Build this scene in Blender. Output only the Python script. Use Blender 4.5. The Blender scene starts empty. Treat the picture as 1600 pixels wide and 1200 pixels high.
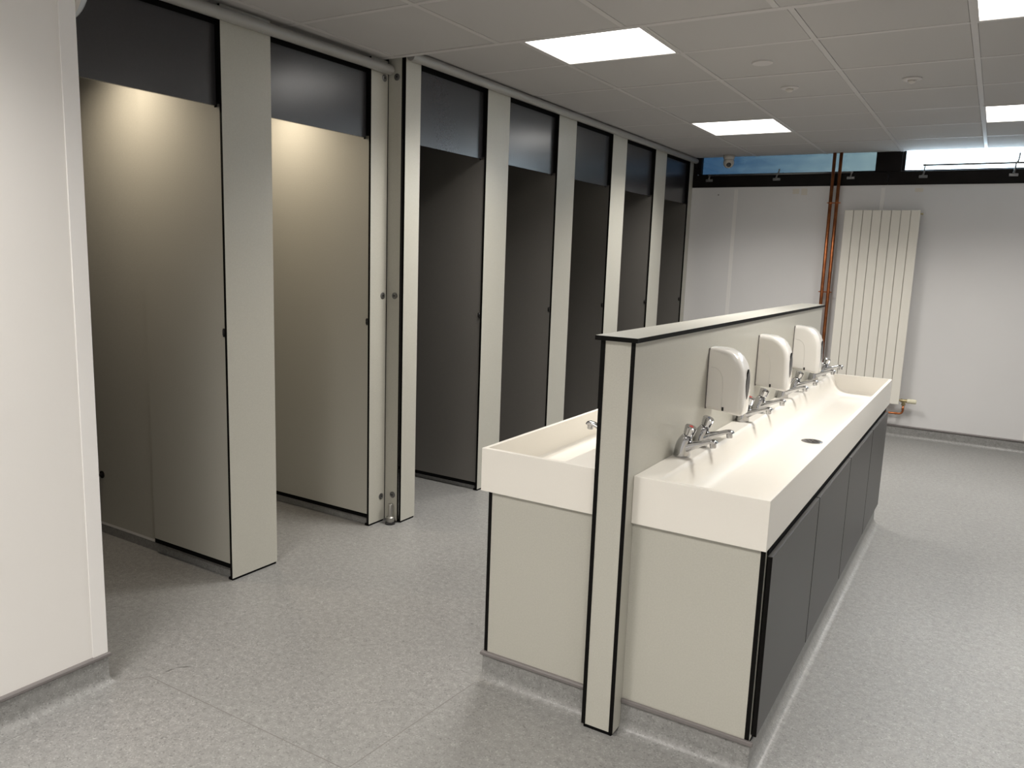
import bpy, bmesh, math, random
from mathutils import Vector, Matrix
random.seed(7)
sc = bpy.context.scene
COL = sc.collection

# ------------------------------------------------------------------ camera
F_PX, YAW, PITCH, ROLL = 1231.65, 0.54312, 0.16111, 0.035497
fw = Vector((-math.sin(YAW)*math.cos(PITCH), math.cos(YAW)*math.cos(PITCH), -math.sin(PITCH)))
rt = Vector((math.cos(YAW), math.sin(YAW), 0)); up = rt.cross(fw)
r2 = math.cos(ROLL)*rt + math.sin(ROLL)*up; u2 = -math.sin(ROLL)*rt + math.cos(ROLL)*up
cd = bpy.data.cameras.new('camera'); cam = bpy.data.objects.new('camera', cd); COL.objects.link(cam)
cd.sensor_width = 36; cd.lens = 36*F_PX/1600; cd.clip_start = 0.05
M = Matrix((r2, u2, -fw)).transposed().to_4x4(); M.translation = Vector((1.22368, -2.37103, 1.40241))
cam.matrix_world = M; sc.camera = cam

# ------------------------------------------------------------------ view, sky, light levels
sc.view_settings.view_transform = 'Standard'; sc.view_settings.look = 'None'
sc.view_settings.gamma = 1; sc.view_settings.use_curve_mapping = False
sc.view_settings.exposure = 1.46
w = bpy.data.worlds.new('sky'); sc.world = w; w.use_nodes = True
wn = w.node_tree.nodes; wl = w.node_tree.links
wn['Background'].inputs[0].default_value = (0.72, 0.87, 1.0, 1); wn['Background'].inputs[1].default_value = 4.5
PANEL_COL, PANEL_STR = (1.0, 0.965, 0.915), 1.6
PANEL_W, PANEL_SPREAD = 9.3, math.radians(135)
DOWN_COL, DOWN_W = (1.0, 0.86, 0.68), 6.5

# ------------------------------------------------------------------ materials
def mat(name, col, rough=0.5, metal=0.0, noise=0.0, nscale=60, bump=0.0, bscale=200, coat=0.0, emit=None, spec=0.5, big=0.0):
    m = bpy.data.materials.new(name); m.use_nodes = True
    nt = m.node_tree; n = nt.nodes; l = nt.links; b = n['Principled BSDF']
    b.inputs['Roughness'].default_value = rough; b.inputs['Metallic'].default_value = metal
    b.inputs['Specular IOR Level'].default_value = spec
    b.inputs['Base Color'].default_value = (*col, 1)
    if coat: b.inputs['Coat Weight'].default_value = coat; b.inputs['Coat Roughness'].default_value = 0.08
    tc = n.new('ShaderNodeTexCoord')
    if noise:
        t = n.new('ShaderNodeTexNoise'); t.inputs['Scale'].default_value = nscale; t.inputs['Detail'].default_value = 4
        l.new(tc.outputs['Object'], t.inputs['Vector'])
        r = n.new('ShaderNodeMapRange'); r.inputs[1].default_value = 0.25; r.inputs[2].default_value = 0.75
        r.inputs[3].default_value = 1-noise; r.inputs[4].default_value = 1+noise
        l.new(t.outputs['Fac'], r.inputs[0])
        mx = n.new('ShaderNodeVectorMath'); mx.operation = 'SCALE'; mx.inputs[0].default_value = col
        l.new(r.outputs[0], mx.inputs['Scale']); l.new(mx.outputs[0], b.inputs['Base Color'])
    if bump:
        t2 = n.new('ShaderNodeTexNoise'); t2.inputs['Scale'].default_value = bscale; t2.inputs['Detail'].default_value = 3
        l.new(tc.outputs['Object'], t2.inputs['Vector'])
        bp = n.new('ShaderNodeBump'); bp.inputs['Strength'].default_value = bump; bp.inputs['Distance'].default_value = 0.002
        l.new(t2.outputs['Fac'], bp.inputs['Height']); l.new(bp.outputs[0], b.inputs['Normal'])
    if emit:
        b.inputs['Emission Color'].default_value = (*emit[0], 1); b.inputs['Emission Strength'].default_value = emit[1]
    return m

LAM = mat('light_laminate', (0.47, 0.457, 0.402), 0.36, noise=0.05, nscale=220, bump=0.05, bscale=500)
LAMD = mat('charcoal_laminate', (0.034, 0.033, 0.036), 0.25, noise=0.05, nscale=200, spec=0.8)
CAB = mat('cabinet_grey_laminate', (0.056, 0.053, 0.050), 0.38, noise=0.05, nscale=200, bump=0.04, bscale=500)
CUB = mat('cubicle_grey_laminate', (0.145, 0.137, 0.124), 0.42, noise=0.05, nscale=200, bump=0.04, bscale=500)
CORE = mat('black_core', (0.003, 0.0026, 0.0022), 0.6, spec=0.12)
VOID = mat('black_shadow_gap', (0.003, 0.003, 0.003), 0.9, spec=0.1)
SOLID = mat('solid_surface', (0.80, 0.765, 0.70), 0.36, noise=0.01, nscale=300)
WALL = mat('wall_cladding', (0.68, 0.67, 0.665), 0.32, noise=0.015, nscale=3, bump=0.05, bscale=25)
WALLL = mat('wall_paint', (0.76, 0.735, 0.705), 0.40, noise=0.01, nscale=4)
TRIMW = mat('white_joint_strip', (0.78, 0.76, 0.74), 0.35)
TILE = mat('ceiling_tile', (0.43, 0.415, 0.405), 0.9, noise=0.02, nscale=500, bump=0.15, bscale=700)
TEE = mat('ceiling_grid_tee', (0.49, 0.47, 0.46), 0.5)
COVE = mat('cove_cap', (0.17, 0.155, 0.15), 0.5)
RAIL = mat('painted_headrail', (0.31, 0.30, 0.28), 0.35)
CHROME = mat('chrome', (0.52, 0.52, 0.53), 0.05, metal=1.0)
DKCHROME = mat('drain_steel', (0.42, 0.41, 0.42), 0.22, metal=1.0)
SAT = mat('satin_steel', (0.42, 0.41, 0.38), 0.38, metal=1.0)
COPPER = mat('copper', (0.42, 0.15, 0.06), 0.36, metal=1.0, noise=0.35, nscale=18)
BRASS = mat('brass', (0.45, 0.38, 0.22), 0.35, metal=1.0)
PLAST = mat('white_plastic', (0.80, 0.775, 0.73), 0.16, coat=0.5)
SEAM = mat('cover_seam_shade', (0.62, 0.60, 0.56), 0.4)
BLK = mat('black_plastic', (0.012, 0.011, 0.012), 0.2)
RED = mat('red_mark', (0.55, 0.04, 0.03), 0.4); BLUE = mat('blue_mark', (0.10, 0.13, 0.22), 0.4)
RADM = mat('radiator_enamel', (0.76, 0.73, 0.66), 0.35)
KNOB = mat('cream_knob', (0.70, 0.66, 0.50), 0.45)
FRAME = mat('dark_window_frame', (0.006, 0.0045, 0.004), 0.5, noise=0.4, nscale=12, spec=0.15)
ZINC = mat('zinc_hardware', (0.20, 0.20, 0.20), 0.35, metal=0.9)
HOUSE = mat('camera_housing', (0.55, 0.52, 0.48), 0.4)
PANEL = mat('lit_diffuser', (0.9, 0.9, 0.9), 0.5, emit=(PANEL_COL, PANEL_STR))
DOWN = mat('lit_downlight', (0.9, 0.9, 0.9), 0.5, emit=(DOWN_COL, 8.0))
PATCH = mat('old_adhesive', (0.66, 0.62, 0.55), 0.5)
GREYDOME = mat('grey_polycarbonate', (0.50, 0.52, 0.55), 0.15, coat=0.6)

def floor_mat():
    m = bpy.data.materials.new('speckled_safety_vinyl'); m.use_nodes = True
    n = m.node_tree.nodes; l = m.node_tree.links; b = n['Principled BSDF']
    tc = n.new('ShaderNodeTexCoord')
    v = n.new('ShaderNodeTexVoronoi'); v.inputs['Scale'].default_value = 260; l.new(tc.outputs['Object'], v.inputs['Vector'])
    sep = n.new('ShaderNodeSeparateColor'); l.new(v.outputs['Color'], sep.inputs[0])
    r = n.new('ShaderNodeValToRGB'); e = r.color_ramp.elements
    e[0].position = 0.0; e[0].color = (0.165, 0.163, 0.158, 1); e[1].position = 1.0; e[1].color = (0.33, 0.328, 0.315, 1)
    k = e.new(0.10); k.color = (0.232, 0.229, 0.221, 1); k = e.new(0.85); k.color = (0.262, 0.259, 0.249, 1)
    l.new(sep.outputs[0], r.inputs[0])
    # scattered dark flecks and broad wear
    v2 = n.new('ShaderNodeTexNoise'); v2.inputs['Scale'].default_value = 45; v2.inputs['Detail'].default_value = 6
    l.new(tc.outputs['Object'], v2.inputs['Vector'])
    mr = n.new('ShaderNodeMapRange'); mr.inputs[1].default_value = 0.3; mr.inputs[2].default_value = 0.7
    mr.inputs[3].default_value = 0.86; mr.inputs[4].default_value = 1.12; l.new(v2.outputs['Fac'], mr.inputs[0])
    v3 = n.new('ShaderNodeTexNoise'); v3.inputs['Scale'].default_value = 1.6; v3.inputs['Detail'].default_value = 3
    l.new(tc.outputs['Object'], v3.inputs['Vector'])
    mr3 = n.new('ShaderNodeMapRange'); mr3.inputs[1].default_value = 0.3; mr3.inputs[2].default_value = 0.7
    mr3.inputs[3].default_value = 0.95; mr3.inputs[4].default_value = 1.04; l.new(v3.outputs['Fac'], mr3.inputs[0])
    mu = n.new('ShaderNodeMath'); mu.operation = 'MULTIPLY'; l.new(mr.outputs[0], mu.inputs[0]); l.new(mr3.outputs[0], mu.inputs[1])
    sc_ = n.new('ShaderNodeVectorMath'); sc_.operation = 'SCALE'; l.new(r.outputs[0], sc_.inputs[0]); l.new(mu.outputs[0], sc_.inputs['Scale'])
    l.new(sc_.outputs[0], b.inputs['Base Color'])
    b.inputs['Roughness'].default_value = 0.38
    bp = n.new('ShaderNodeBump'); bp.inputs['Strength'].default_value = 0.25; bp.inputs['Distance'].default_value = 0.0015
    v4 = n.new('ShaderNodeTexNoise'); v4.inputs['Scale'].default_value = 330; l.new(tc.outputs['Object'], v4.inputs['Vector'])
    l.new(v4.outputs['Fac'], bp.inputs['Height']); l.new(bp.outputs[0], b.inputs['Normal'])
    return m
FLOOR = floor_mat()
WELD = mat('vinyl_weld', (0.20, 0.19, 0.18), 0.5)
SCUFF = mat('dark_scuff', (0.09, 0.085, 0.08), 0.5)

def glass_mat(name, tint, mott=0.0):
    m = bpy.data.materials.new(name); m.use_nodes = True; n = m.node_tree.nodes; l = m.node_tree.links
    n.remove(n['Principled BSDF'])
    t = n.new('ShaderNodeBsdfTransparent'); g = n.new('ShaderNodeBsdfGlossy'); g.inputs['Roughness'].default_value = 0.05
    mx = n.new('ShaderNodeMixShader'); mx.inputs[0].default_value = 0.06
    t.inputs[0].default_value = (*tint, 1)
    if mott:
        tc = n.new('ShaderNodeTexCoord'); ns = n.new('ShaderNodeTexNoise'); ns.inputs['Scale'].default_value = 7; ns.inputs['Detail'].default_value = 5
        mp = n.new('ShaderNodeMapping'); mp.inputs['Scale'].default_value = (1, 1, 2.2)
        l.new(tc.outputs['Object'], mp.inputs[0]); l.new(mp.outputs[0], ns.inputs['Vector'])
        sx = n.new('ShaderNodeSeparateXYZ'); l.new(tc.outputs['Object'], sx.inputs[0])
        a = n.new('ShaderNodeMath'); a.operation = 'MULTIPLY_ADD'; l.new(sx.outputs[0], a.inputs[0]); a.inputs[1].default_value = 0.45; a.inputs[2].default_value = 0.40
        ad = n.new('ShaderNodeMath'); ad.operation = 'MULTIPLY_ADD'; l.new(ns.outputs['Fac'], ad.inputs[0]); ad.inputs[1].default_value = 0.4; l.new(a.outputs[0], ad.inputs[2])
        r = n.new('ShaderNodeValToRGB'); e = r.color_ramp.elements
        e[0].position = 0.1; e[0].color = tuple(c*0.8 for c in tint)+(1,); e[1].position = 0.75; e[1].color = (tint[0]*2.1, tint[1]*1.65, tint[2]*1.25, 1)
        l.new(ad.outputs[0], r.inputs[0]); l.new(r.outputs[0], t.inputs[0])
    l.new(t.outputs[0], mx.inputs[1]); l.new(g.outputs[0], mx.inputs[2]); l.new(mx.outputs[0], n['Material Output'].inputs[0])
    return m
GLASS1 = glass_mat('blue_obscured_glass', (0.078, 0.110, 0.140), 1); GLASS2 = glass_mat('clear_glass', (0.95, 0.97, 0.97))

# ------------------------------------------------------------------ mesh helpers
def link(name, me, parent=None, mats=()):
    o = bpy.data.objects.new(name, me); COL.objects.link(o)
    for m in mats: me.materials.append(m)
    if parent: o.parent = parent; o.matrix_parent_inverse = Matrix.Translation(-Vector(parent.location))
    return o
def tag(o, label=None, cat=None, group=None, kind=None):
    if label: o['label'] = label
    if cat: o['category'] = cat
    if group: o['group'] = group
    if kind: o['kind'] = kind
    return o
def thing(name, loc, label, cat, group=None):
    o = bpy.data.objects.new(name, None); COL.objects.link(o); o.location = loc; o.empty_display_size = 0.05
    return tag(o, label, cat, group)
def bm_box(bm, x0, x1, y0, y1, z0, z1, mi=0, bev=0.0):
    vs = [bm.verts.new((x, y, z)) for x in (x0, x1) for y in (y0, y1) for z in (z0, z1)]
    fs = [(0,1,3,2), (4,6,7,5), (0,4,5,1), (2,3,7,6), (0,2,6,4), (1,5,7,3)]   # -x +x -y +y -z +z
    out = []
    for f in fs:
        fc = bm.faces.new([vs[i] for i in f]); fc.material_index = mi; out.append(fc)
    if bev:
        es = list({e for f in out for e in f.edges})
        bmesh.ops.bevel(bm, geom=es, offset=bev, segments=2, profile=0.5, affect='EDGES', material=-1)
    return out
def fin(name, bm, mats, parent=None, smooth=False):
    bmesh.ops.recalc_face_normals(bm, faces=bm.faces[:])
    me = bpy.data.meshes.new(name); bm.to_mesh(me); bm.free()
    bm2 = bmesh.new(); bm2.from_mesh(me); ch = False
    for e in bm2.edges:
        if len(e.link_faces) == 2 and e.link_faces[0].smooth and e.calc_face_angle(0) > 0.7: e.smooth = False; ch = True
    if ch and not smooth: bm2.to_mesh(me)
    bm2.free()
    if smooth:
        me.polygons.foreach_set('use_smooth', [True]*len(me.polygons)); me.update()
    return link(name, me, parent, mats)
def box(name, x0, x1, y0, y1, z0, z1, m, parent=None, bev=0.0):
    bm = bmesh.new(); bm_box(bm, x0, x1, y0, y1, z0, z1, 0, bev); return fin(name, bm, [m], parent)
def sheet(name, x0, x1, y0, y1, z0, z1, axis, m, parent=None, core=CORE):
    """compact laminate board: coloured faces along axis, black core edges"""
    bm = bmesh.new(); fs = bm_box(bm, x0, x1, y0, y1, z0, z1)
    keep = {'x': (0, 1), 'y': (2, 3), 'z': (4, 5)}[axis]
    for i, f in enumerate(fs): f.material_index = 0 if i in keep else 1
    return fin(name, bm, [m, core], parent)
def frame_to(d):
    d = Vector(d).normalized(); a = Vector((0, 0, 1)) if abs(d.z) < 0.9 else Vector((1, 0, 0))
    x = a.cross(d).normalized(); return x, d.cross(x)
def bm_loft(bm, rings, cap=True, mi=0):
    rs = [[bm.verts.new(p) for p in r] for r in rings]; n = len(rs[0])
    for a, b in zip(rs, rs[1:]):
        for i in range(n):
            f = bm.faces.new((a[i], a[(i+1) % n], b[(i+1) % n], b[i])); f.material_index = mi; f.smooth = True
    if cap:
        for r in (rs[0], rs[-1]): f = bm.faces.new(r); f.material_index = mi
    return rs
def ring(c, x, y, rx, ry=None, n=20):
    ry = rx if ry is None else ry; c = Vector(c)
    return [c + x*(rx*math.cos(2*math.pi*i/n)) + y*(ry*math.sin(2*math.pi*i/n)) for i in range(n)]
def bm_lathe(bm, base, d, prof, n=24, mi=0):
    """prof: list of (radius, distance along d)"""
    x, y = frame_to(d); d = Vector(d).normalized(); base = Vector(base)
    return bm_loft(bm, [ring(base + d*h, x, y, max(r, 1e-4), n=n) for r, h in prof], True, mi)
def bm_tube(bm, pts, r, n=14, mi=0):
    pts = [Vector(p) for p in pts]; rings = []; px = None
    for i, p in enumerate(pts):
        d = (pts[min(i+1, len(pts)-1)] - pts[max(i-1, 0)]).normalized()
        if px is None: x, y = frame_to(d)
        else: x = (px - d*px.dot(d)).normalized(); y = d.cross(x)
        px = x; rr = r[i] if isinstance(r, (list, tuple)) else r
        rings.append(ring(p, x, y, rr, n=n))
    bm_loft(bm, rings, True, mi)
def arc_pts(a, corner, b, r, n=6):
    a, c, b = Vector(a), Vector(corner), Vector(b); u = (a-c).normalized(); v = (b-c).normalized()
    p0 = c+u*r; p1 = c+v*r; out = []
    for i in range(n+1):
        t = i/n; out.append((1-t)**2*p0 + 2*t*(1-t)*c + t*t*p1)
    return out
def obj_bevel(o, wd, seg=2):
    md = o.modifiers.new('bevel', 'BEVEL'); md.width = wd; md.segments = seg; md.limit_method = 'ANGLE'; md.angle_limit = 0.6
def copy_tree(o, parent=None):
    c = o.copy(); COL.objects.link(c)
    if parent: c.parent = parent
    for ch in list(o.children): copy_tree(ch, c)
    return c

# ------------------------------------------------------------------ measured layout (metres)
X1, X2 = -1.3974, -1.302          # front planes of the near and far cubicle rows
XW, YW = -1.0663, -1.022          # near left nib wall face and its end
ZN, ZF = 2.304, 2.352             # near and far ceiling
YSTEP = 0.66; YB = 4.945
XRW, YFW, XBK = 4.3, -5.6, -2.75  # right wall, wall behind camera, back of the cubicles
TX, TY, TX0, TYR = 0.5865, 0.6, -0.7248, 0.6931
T = 0.013

# ------------------------------------------------------------------ floor
fl = box('floor', XBK-0.1, XRW+0.1, YFW-0.1, YB+0.1, -0.06, 0.0, FLOOR); tag(fl, kind='structure')
def weld(p, q, wd=0.0026):
    p, q = Vector((*p, 0)), Vector((*q, 0)); d = (q-p).normalized(); s = Vector((-d.y, d.x, 0))*wd/2
    bm = bmesh.new(); vs = [bm.verts.new(v+Vector((0, 0, z))) for z in (-0.002, 0.0006) for v in (p-s, p+s, q+s, q-s)]
    for f in ((4,5,6,7), (0,1,5,4), (1,2,6,5), (2,3,7,6), (3,0,4,7)): bm.faces.new([vs[i] for i in f])
    fin('weld_seam', bm, [WELD], fl)
weld((-1.0, -0.92), (0.4, -0.905)); weld((-0.105, -0.33), (-0.145, -0.91)); weld((-1.0, -0.92), (-1.045, -0.985))
for (x, y, a, L) in [(1.05, 2.36, 0.1, .05), (-0.96, -0.82, 0.7, .045), (-0.98, -0.86, 1.3, .03), (0.05, -0.15, 0.9, .02), (1.6, 0.6, 0.4, .012), (-0.35, 0.0, 0.3, 0.012)]:
    bm = bmesh.new(); d = Vector((math.cos(a), math.sin(a), 0)); s = Vector((-d.y, d.x, 0)); pts = []
    N = 8
    for i in range(N): pts.append(Vector((x, y, 0.0007)) + d*L*(i/(N-1)-.5) + s*(0.0022*math.sin(math.pi*i/(N-1))+0.0006*random.random()))
    for i in reversed(range(N)): pts.append(Vector((x, y, 0.0007)) + d*L*(i/(N-1)-.5) - s*(0.0018*math.sin(math.pi*i/(N-1))+0.0004))
    bm.faces.new([bm.verts.new(p) for p in pts]); fin('scuff_mark', bm, [SCUFF], fl)

# coved skirting swept along a plan path; outward side is to the right of travel
def cove(name, path, h=0.1, r=0.035, parent=None, cap=True, ends=True):
    prof = [(0.0, h), (0.0035, h)] + [(0.0035+r*(1-math.cos(t)), r*(1-math.sin(t))+0.0005) for t in [i*math.pi/2/7 for i in range(8)]] + [(0.0035+r+0.012, 0.0006), (0.0035+r+0.012, -0.004), (0.0, -0.004)]
    capp = [(0.0, h-0.004), (0.0075, h-0.004), (0.010, h-0.001), (0.010, h+0.006), (0.007, h+0.010), (0.0, h+0.011)]
    path = [Vector((*p, 0)) for p in path]
    def sweep(nm, pf, m, par):
        bm = bmesh.new(); rings = []
        for i, p in enumerate(path):
            ds = []
            if i > 0: ds.append((path[i]-path[i-1]).normalized())
            if i < len(path)-1: ds.append((path[i+1]-path[i]).normalized())
            ns = [Vector((d.y, -d.x, 0)) for d in ds]
            nn = sum(ns, Vector((0, 0, 0))); nn = nn/nn.dot(ns[0]) if len(ns) > 1 else ns[0]
            rings.append([p + nn*a + Vector((0, 0, z)) for a, z in pf])
        rs = [[bm.verts.new(q) for q in rg] for rg in rings]; n = len(pf)
        for a, b in zip(rs, rs[1:]):
            for i in range(n):
                f = bm.faces.new((a[i], a[(i+1) % n], b[(i+1) % n], b[i])); f.smooth = 2 <= i <= 8 and nm != 'cap_strip'
        bm.faces.new(rs[0]); bm.faces.new(rs[-1])
        return fin(nm, bm, [m], par)
    o = sweep(name, prof, FLOOR, parent)
    if cap: sweep('cap_strip', capp, COVE, o)
    return o

# ------------------------------------------------------------------ walls
def panel_wall(name, y0, x0, x1, joints, z1, m):
    root = box(name, x0, x1, y0+0.006, y0+0.12, 0, z1, m); tag(root, kind='structure')
    xs = [x0]+joints+[x1]
    for a, b in zip(xs, xs[1:]):
        p = box('wall_panel', a+0.004, b-0.004, y0, y0+0.007, 0.0, z1, m, root)
    for j in joints:
        bm = bmesh.new(); bm_box(bm, j-0.016, j+0.016, y0-0.0025, y0+0.002, 0.09, z1-0.02); s = fin('joint_strip', bm, [TRIMW], root); obj_bevel(s, 0.001)
    return root
wb = panel_wall('wall_back', YB, XBK-0.05, XRW, [-0.889, 0.333, 1.553, 2.77, 3.99], 2.087, WALL)
cv = cove('baseboard_back', [(XRW-0.01, YB), (X2+0.05, YB)][::-1], h=0.092, r=0.03); tag(cv, kind='structure')
for x, z, a, b in [(-0.365, 2.045, .055, .045), (-0.295, 2.04, .05, .055), (0.60, 2.045, .06, .03)]:
    box('adhesive_patch', x-a/2, x+a/2, YB-0.0012, YB+0.002, z-b/2, z+b/2, PATCH, wb)
box('screw_plug', -1.056, -1.044, YB-0.002, YB+0.002, 2.016, 2.026, COVE, wb)

wr = box('wall_right', XRW, XRW+0.1, YFW, YB, 0, 2.6, WALL); tag(wr, kind='structure')
wf = box('wall_front', XBK, XRW, YFW-0.1, YFW, 0, 2.6, WALL); tag(wf, kind='structure')
wl_ = box('wall_left', XW-0.24, XW, YFW, YW, 0, ZN+0.02, WALLL); tag(wl_, kind='structure')
bm = bmesh.new(); bm_box(bm, XW-0.001, XW+0.0035, YW-0.045, YW+0.0035, 0.1, ZN); bm_box(bm, XW-0.05, XW-0.001, YW-0.001, YW+0.0035, 0.1, ZN)
tr = fin('corner_trim', bm, [TRIMW], wl_); obj_bevel(tr, 0.0012)
cv = cove('baseboard_left', [(XW, YFW+0.01), (XW, YW), (XW-0.24, YW)], h=0.1, r=0.035); tag(cv, kind='structure')
# back of the cubicles and the rest of the shell behind them
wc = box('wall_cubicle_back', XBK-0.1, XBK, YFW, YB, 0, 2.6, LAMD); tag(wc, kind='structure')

# ------------------------------------------------------------------ ceilings: exposed tee grid with tiles lying just above the tee flanges
def ceiling(name, z, x_lines, y_lines, x0, x1, y0, y1, holes):
    root = box(name, x0, x1, y0, y1, z+0.06, z+0.10, VOID); tag(root, kind='structure')
    shared = {}
    xs = [x0]+[v for v in x_lines if x0+0.02 < v < x1-0.02]+[x1]; ys = [y0]+[v for v in y_lines if y0+0.02 < v < y1-0.02]+[y1]
    for i in range(len(xs)-1):
        for j in range(len(ys)-1):
            if (round((xs[i]+xs[i+1])/2, 2), round((ys[j]+ys[j+1])/2, 2)) in holes: continue
            cx, cy = (xs[i]+xs[i+1])/2, (ys[j]+ys[j+1])/2; wx, wy = xs[i+1]-xs[i]-0.006, ys[j+1]-ys[j]-0.006
            key = (round(wx, 3), round(wy, 3))
            if key not in shared:
                bm = bmesh.new()
                a, b, z0, z1 = wx/2, wy/2, 0.0, 0.015
                bm_box(bm, -a, a, -b, b, 0.0, 0.015)
                g = 0.011; bm_box(bm, -a+g, a-g, -b+g, b-g, -0.0035, 0.0005)   # tegular drop
                bmesh.ops.recalc_face_normals(bm, faces=bm.faces[:])
                me = bpy.data.meshes.new('tile'); bm.to_mesh(me); bm.free(); me.materials.append(TILE); shared[key] = me
            o = bpy.data.objects.new('tile', shared[key]); COL.objects.link(o); o.parent = root
            o.location = (cx, cy, z+0.004+random.uniform(0, 0.0012)); o.rotation_euler = (random.uniform(-.0015, .0015), random.uniform(-.0015, .0015), 0)
    for v in xs[1:-1]: box('main_tee', v-0.012, v+0.012, y0, y1, z, z+0.0035, TEE, root); 
    for v in ys[1:-1]: box('cross_tee', x0, x1, v-0.012, v+0.012, z+0.0003, z+0.0038, TEE, root)
    return root
def lines(o, s, a, b):
    k0 = math.ceil((a-o)/s); out = []
    while o+k0*s < b: out.append(o+k0*s); k0 += 1
    return out
xlf = lines(TX0, TX, XBK, XRW); ylf = lines(TYR, TY, YSTEP, YB)
xln = lines(-0.7292, TX, XBK, XRW); yln = lines(0.065, TY, YFW, YSTEP-0.05)
far_lights = [(TX0+TX/2+3*TX*i, TYR+TY/2+4*TY*j) for i in (0, 1) for j in (0, 1)]
near_lights = [(-0.7292+TX/2+3*TX*i, 0.065-TY*4+TY/2-4*TY*j) for i, j in ((0, 0), (1, 0), (2, 0), (0, 1), (1, 1), (2, 1))]
H = lambda L: {(round(a, 2), round(b, 2)) for a, b in L}
cf = ceiling('ceiling', ZF, xlf, ylf, XBK, XRW, YSTEP+0.012, YB, H(far_lights))
cn = ceiling('ceiling_near', ZN, xln, yln, XBK, XRW, YFW, YSTEP, H(near_lights))
st = box('trim_1', XBK, XRW, YSTEP-0.02, YSTEP+0.012, ZN-0.001, ZF+0.06, TEE); tag(st, kind='structure')
cpt = box('step_shadow', XBK, XRW, YSTEP+0.012, YSTEP+0.024, ZF-0.006, ZF+0.03, VOID); tag(cpt, kind='structure')  # black strip drawn in for the shadow at the ceiling step

def light_panel(cx, cy, z, label):
    t = thing('ceiling_light', (cx, cy, z), label, 'light', 'square ceiling light panels')
    a, b = TX/2-0.003, TY/2-0.003; i, j = 0.275, 0.28
    bm = bmesh.new()
    for (x0, x1, y0, y1) in ((-a, -i, -b, b), (i, a, -b, b), (-i, i, -b, -j), (-i, i, j, b)): bm_box(bm, cx+x0, cx+x1, cy+y0, cy+y1, z-0.002, z+0.012)
    fin('frame', bm, [TEE], t)
    box('diffuser', cx-i, cx+i, cy-j, cy+j, z+0.001, z+0.011, PANEL, t)
    ld = bpy.data.lights.new('panel_lamp', 'AREA'); ld.shape = 'RECTANGLE'; ld.size = 2*i; ld.size_y = 2*j
    ld.energy = PANEL_W; ld.color = PANEL_COL; ld.spread = PANEL_SPREAD
    lo = bpy.data.objects.new('lamp', ld); COL.objects.link(lo); lo.location = (cx, cy, z-0.0035); lo.parent = t; lo.matrix_parent_inverse = Matrix.Translation(-Vector(t.location))
names = {(0, 0): 'lit square ceiling light panel nearest the cubicle fronts, largest in view', (0, 1): 'lit square ceiling light panel between the security camera and the ceiling sensors',
         (1, 0): 'lit square ceiling light panel cut off at the top right corner', (1, 1): 'lit square ceiling light panel at the right edge in front of the bright window',
         (2, 0): 'lit square ceiling light panel beside the right wall, level with the basins', (2, 1): 'lit square ceiling light panel in the far right corner of the room'}
k = 0
for i in (0, 1):
    for j in (0, 1):
        light_panel(*far_lights[k], ZF, names[(i, j)]); k += 1
for i, (a, b) in enumerate(near_lights): light_panel(a, b, ZN, ['lit square ceiling light panel beside the near left wall', 'lit square ceiling light panel over the floor right of the camera', 'lit square ceiling light panel beside the right wall near the camera', 'lit square ceiling light panel far behind the camera on the left', 'lit square ceiling light panel in the middle far behind the camera', 'lit square ceiling light panel far behind the camera on the right'][i])

# ------------------------------------------------------------------ windows
wn_ = bmesh.new()
ZG0, ZG1 = 2.208, 2.52
root = box('window_1', -1.30, 0.36, YB-0.012, YB+0.10, 2.087, ZG0-0.012, FRAME); tag(root, kind='structure'); obj_bevel(root, 0.004)
root2 = box('window_2', 0.362, 2.05, YB-0.012, YB+0.10, 2.087, ZG0-0.012, FRAME); tag(root2, kind='structure'); obj_bevel(root2, 0.004)
root3 = box('window_3', 2.052, XRW, YB-0.012, YB+0.10, 2.087, ZG0-0.012, FRAME); tag(root3, kind='structure'); obj_bevel(root3, 0.004)
for rt_, x0, x1, gm in ((root, -1.235, 0.252, GLASS1), (root2, 0.475, 1.94, GLASS2), (root3, 2.16, 3.0, GLASS2)):
    box('sash_rail', x0-0.02, x1+0.02, YB+0.02, YB+0.06, ZG0-0.014, ZG0, FRAME, rt_)
    box('sash_stile', x0-0.03, x0, YB+0.02, YB+0.07, ZG0, ZG1, FRAME, rt_); box('sash_stile', x1, x1+0.03, YB+0.02, YB+0.07, ZG0, ZG1, FRAME, rt_)
    box('sash_rail', x0, x1, YB+0.02, YB+0.06, ZG1-0.03, ZG1, FRAME, rt_)
    box('pane', x0, x1, YB+0.038, YB+0.044, ZG0, ZG1-0.03, gm, rt_)
box('mullion', 0.275, 0.452, YB-0.005, YB+0.10, ZG0-0.012, ZG1, FRAME, root)
box('mullion', 1.963, 2.137, YB-0.005, YB+0.10, ZG0-0.012, ZG1, FRAME, root2)
box('jamb', -1.30, -1.262, YB-0.005, YB+0.10, ZG0-0.012, ZG1, FRAME, root)
box('head_rail', XBK, XRW, YB, YB+0.1, ZG1, ZG1+0.08, FRAME, root)
box('side_infill', XBK, -1.30, YB, YB+0.1, 2.087, ZG1, FRAME, root)

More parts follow.
